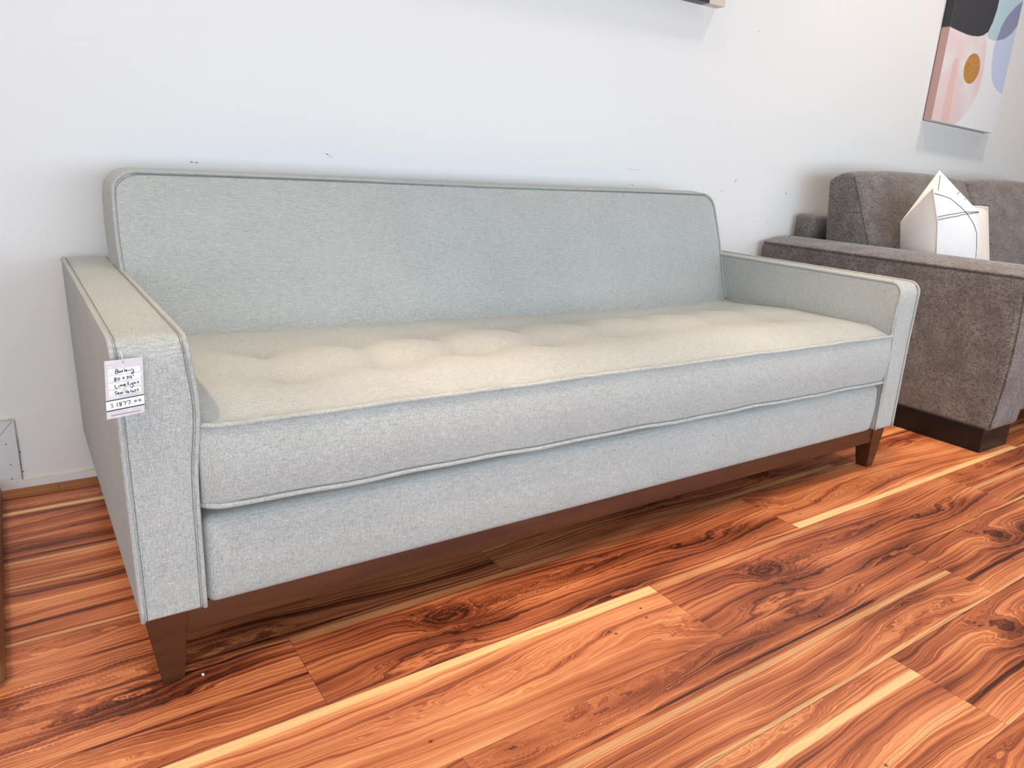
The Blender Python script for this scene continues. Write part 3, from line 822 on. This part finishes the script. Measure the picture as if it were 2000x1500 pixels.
# ------------------------------------------------------------------ canvases
def tilt(z, x): return z - .0286*(x-3.533)
def canvas_right():
    e = thing('canvas_print', (3.83, .89, 1.57), 'abstract canvas with a gold disc on pink below a charcoal shape, upper right wall', 'canvas')
    yf, yb = .870, .9075; xa, xb = 3.531, 4.145; zb, zt = 1.126, 2.03
    C = {k: plain('paint_'+k, c, .75, .3) for k, c in dict(
        white=srgb(240, 241, 243), blush=srgb(236, 212, 208), dark=srgb(66, 65, 70), teal=srgb(188, 212, 224), slate=srgb(142, 150, 180),
        peri=srgb(202, 213, 238), peach=srgb(234, 198, 190), rosy=srgb(198, 160, 152)).items()}
    t = NT('paint_gold', .45, .5); q = t.noise(t.scale(t.obj(), (40, 40, 90)), 1, 4, .6)
    t.color(t.ramp(q, [(.35, srgb(186, 128, 62)), (.65, srgb(206, 150, 80))])); C['gold'] = t.m
    t = NT('paint_pink', .75, .3); x, y, z = t.xyz(t.obj())
    q = t.noise(t.obj(), 7, 3)
    g = t.add(t.mul(q, .6), t.mul(t.noise(t.obj(), 2.4, 1), .5))
    t.color(t.ramp(g, [(.42, srgb(238, 205, 196)), (.55, srgb(233, 210, 212)), (.68, srgb(233, 226, 224))])); C['pink'] = t.m
    keys = list(C); mats = [C[k] for k in keys]
    parts = []
    # wrapped body: left edge is painted rosy below and charcoal above
    zs = 1.522
    def bx(z0, z1, m):
        v, f = box_data((xa, yf, z0), (xb, yb, z1))
        v = [(x, y, tilt(z, x)) for x, y, z in v]; parts.append((v, f, m))
    v, f = box_data((xa, yf, zb), (xb, yb, zt)); v = [(x, y, tilt(z, x)) for x, y, z in v]
    parts.append((v, [f[0], f[1], f[2], f[3], f[4]], keys.index('white')))
    parts.append(([(xa, yb, zb), (xa, yf, zb), (xa, yf, zs), (xa, yb, zs)], [[0, 1, 2, 3]], keys.index('rosy')))
    parts.append(([(xa, yb, zs), (xa, yf, zs), (xa, yf, zt), (xa, yb, zt)], [[0, 1, 2, 3]], keys.index('dark')))
    lay = 0
    def shape(pts, m, d):
        parts.append(([(clamp(x, xa, xb), yf-d, z) for x, z in pts], [list(range(len(pts)))], keys.index(m)))
    def cat(P, n=5):   # smooth closed outline
        out = []; N = len(P)
        for i in range(N):
            p0, p1, p2, p3 = P[i-1], P[i], P[(i+1) % N], P[(i+2) % N]
            for k in range(n):
                a = k/n; out.append(tuple(.5*(2*p1[j]+(p2[j]-p0[j])*a+(2*p0[j]-5*p1[j]+4*p2[j]-p3[j])*a*a+(3*p1[j]-p0[j]-3*p2[j]+p3[j])*a**3) for j in (0, 1)))
        return out
    pink = [(3.531, 1.127), (3.531, 1.521)] + [(3.686, 1.511), (3.795, 1.516), (3.861, 1.536), (3.8855, 1.4965), (3.9071, 1.4223), (3.9142, 1.36), (3.908, 1.30), (3.8926, 1.2524), (3.8515, 1.1997), (3.795, 1.15), (3.75, 1.1215)]
    shape(pink, 'pink', .0003)
    shape([(3.6129, 1.130), (3.620, 1.385), (3.630, 1.402), (3.648, 1.408), (3.6666, 1.402), (3.672, 1.30), (3.6847, 1.128)], 'peach', .0005)
    teal = cat([(3.875, 1.535), (3.925, 1.5196), (3.9714, 1.5211), (4.05, 1.55), (4.12, 1.61), (4.142, 1.72), (4.10, 1.84), (3.99, 1.87), (3.90, 1.80), (3.86, 1.66)])
    shape(teal, 'teal', .0004)
    peri = [(4.1445, 1.2975), (4.104, 1.3054), (4.0437, 1.328), (4.0042, 1.3639), (3.9764, 1.4188), (3.9654, 1.4817), (3.972, 1.53), (3.99, 1.585), (4.0232, 1.6341), (4.0866, 1.6861), (4.1445, 1.72)]
    shape(peri, 'peri', .0006)
    shape([(3.9714, 1.5211), (4.0098, 1.5283), (4.0514, 1.5406), (4.10, 1.566), (4.1445, 1.612), (4.1445, 1.72), (4.0866, 1.6861), (4.0232, 1.6341), (3.99, 1.585)], 'slate', .0008)
    dark = [(3.531, 1.521), (3.60, 1.5155), (3.686, 1.5102), (3.7435, 1.5113), (3.7954, 1.516), (3.8356, 1.5257), (3.8758, 1.5466), (3.8989, 1.5919), (3.9119, 1.6467), (3.915, 1.72), (3.90, 1.80), (3.84, 1.88), (3.74, 1.93), (3.62, 1.95), (3.531, 1.95)]
    shape(dark, 'dark', .0009)
    cx, cz = 3.798, 1.3759
    shape([(cx+.0715*math.cos(a*PI/24)+.0035*math.sin(a*PI/24), cz+.0665*math.sin(a*PI/24)) for a in range(48)], 'gold', .0007)
    v, f, m = join_data(parts)
    mesh('canvas', v, f, mats, e, False, m)
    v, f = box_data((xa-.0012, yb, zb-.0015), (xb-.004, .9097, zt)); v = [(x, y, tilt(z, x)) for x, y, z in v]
    mesh('stretcher_frame', v, f, plain('dark_backing', (.05, .04, .035), .8), e, False)  # dark box behind the canvas, edging past it as a thin dark line
canvas_right()
def canvas_top():
    e = thing('canvas_print', (1.45, .89, 1.7), 'charcoal canvas with a beige end, hanging highest on the wall above the pale sofa', 'canvas')
    xa, xm, xb, yf, yb, zb, zt = .80, 1.975, 2.053, .870, .9075, 1.379, 2.2
    D = plain('paint_charcoal', srgb(62, 62, 70), .7, .3); D2 = plain('paint_graphite', srgb(120, 120, 128), .7, .3); B = plain('paint_sand', srgb(222, 208, 196), .75, .3)  # second charcoal is a lighter copy for the underside
    parts = []
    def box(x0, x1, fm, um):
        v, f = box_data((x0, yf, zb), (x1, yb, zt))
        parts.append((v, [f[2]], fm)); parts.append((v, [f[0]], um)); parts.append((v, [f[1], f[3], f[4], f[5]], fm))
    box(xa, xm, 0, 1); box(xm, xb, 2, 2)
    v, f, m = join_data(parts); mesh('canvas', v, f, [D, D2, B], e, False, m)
    v, f = box_data((xa+.01, yb, zb+.002), (xb-.004, .9097, zt)); mesh('stretcher_frame', v, f, plain('dark_backing_b', (.06, .05, .045), .8), e, False)  # dark box behind the canvas, just inside its edges
canvas_top()

# ------------------------------------------------------------------ low wooden base at the left edge
def low_base():
    e = thing('wooden_base', (-.45, .5, 0), 'low brown wooden furniture base at the far left edge of the floor', 'furniture base')
    rbox('side_board', (-.85, .13, .0), (-.1735, .872, .048), .016, BROWNWOOD, e, (2, 4, 1))
low_base()

# ------------------------------------------------------------------ crumb on the floor
def crumb():
    def w(x, y, z): return (x+.0004*math.sin(z*900), y+.0004*math.sin(x*1500), z)
    o = rbox('crumb', (.0840, .0115, 0), (.0885, .0155, .0035), .0014, COTTON, None, (1, 1, 1), w)
    tag(o, 'tiny white crumb on the floor beside the left front leg of the pale sofa', 'crumb')
crumb()

# ------------------------------------------------------------------ light
def area(name, loc, rot, sx, sy, power, col, shape='RECTANGLE', spread=PI):
    l = bpy.data.lights.new(name, 'AREA'); l.shape = shape; l.size = sx; l.size_y = sy; l.energy = power; l.color = col; l.spread = spread
    o = bpy.data.objects.new(name, l); COL.objects.link(o); o.location = loc; o.rotation_euler = rot; return o
def aim(loc, tgt): return (Vector(tgt)-Vector(loc)).to_track_quat('-Z', 'Y').to_euler()
exec_lights()

# ------------------------------------------------------------------ camera
cam = bpy.data.cameras.new('camera'); cam.sensor_width = 36; cam.lens = CAMF/2000*36; cam.clip_start = .02
co = bpy.data.objects.new('camera', cam); COL.objects.link(co)
co.location = CAML; co.rotation_euler = CAMR
scene.camera = co
vs = scene.view_settings
vs.view_transform = 'Standard'; vs.look = 'None'; vs.gamma = 1; vs.use_curve_mapping = False; vs.exposure = EXPOSURE
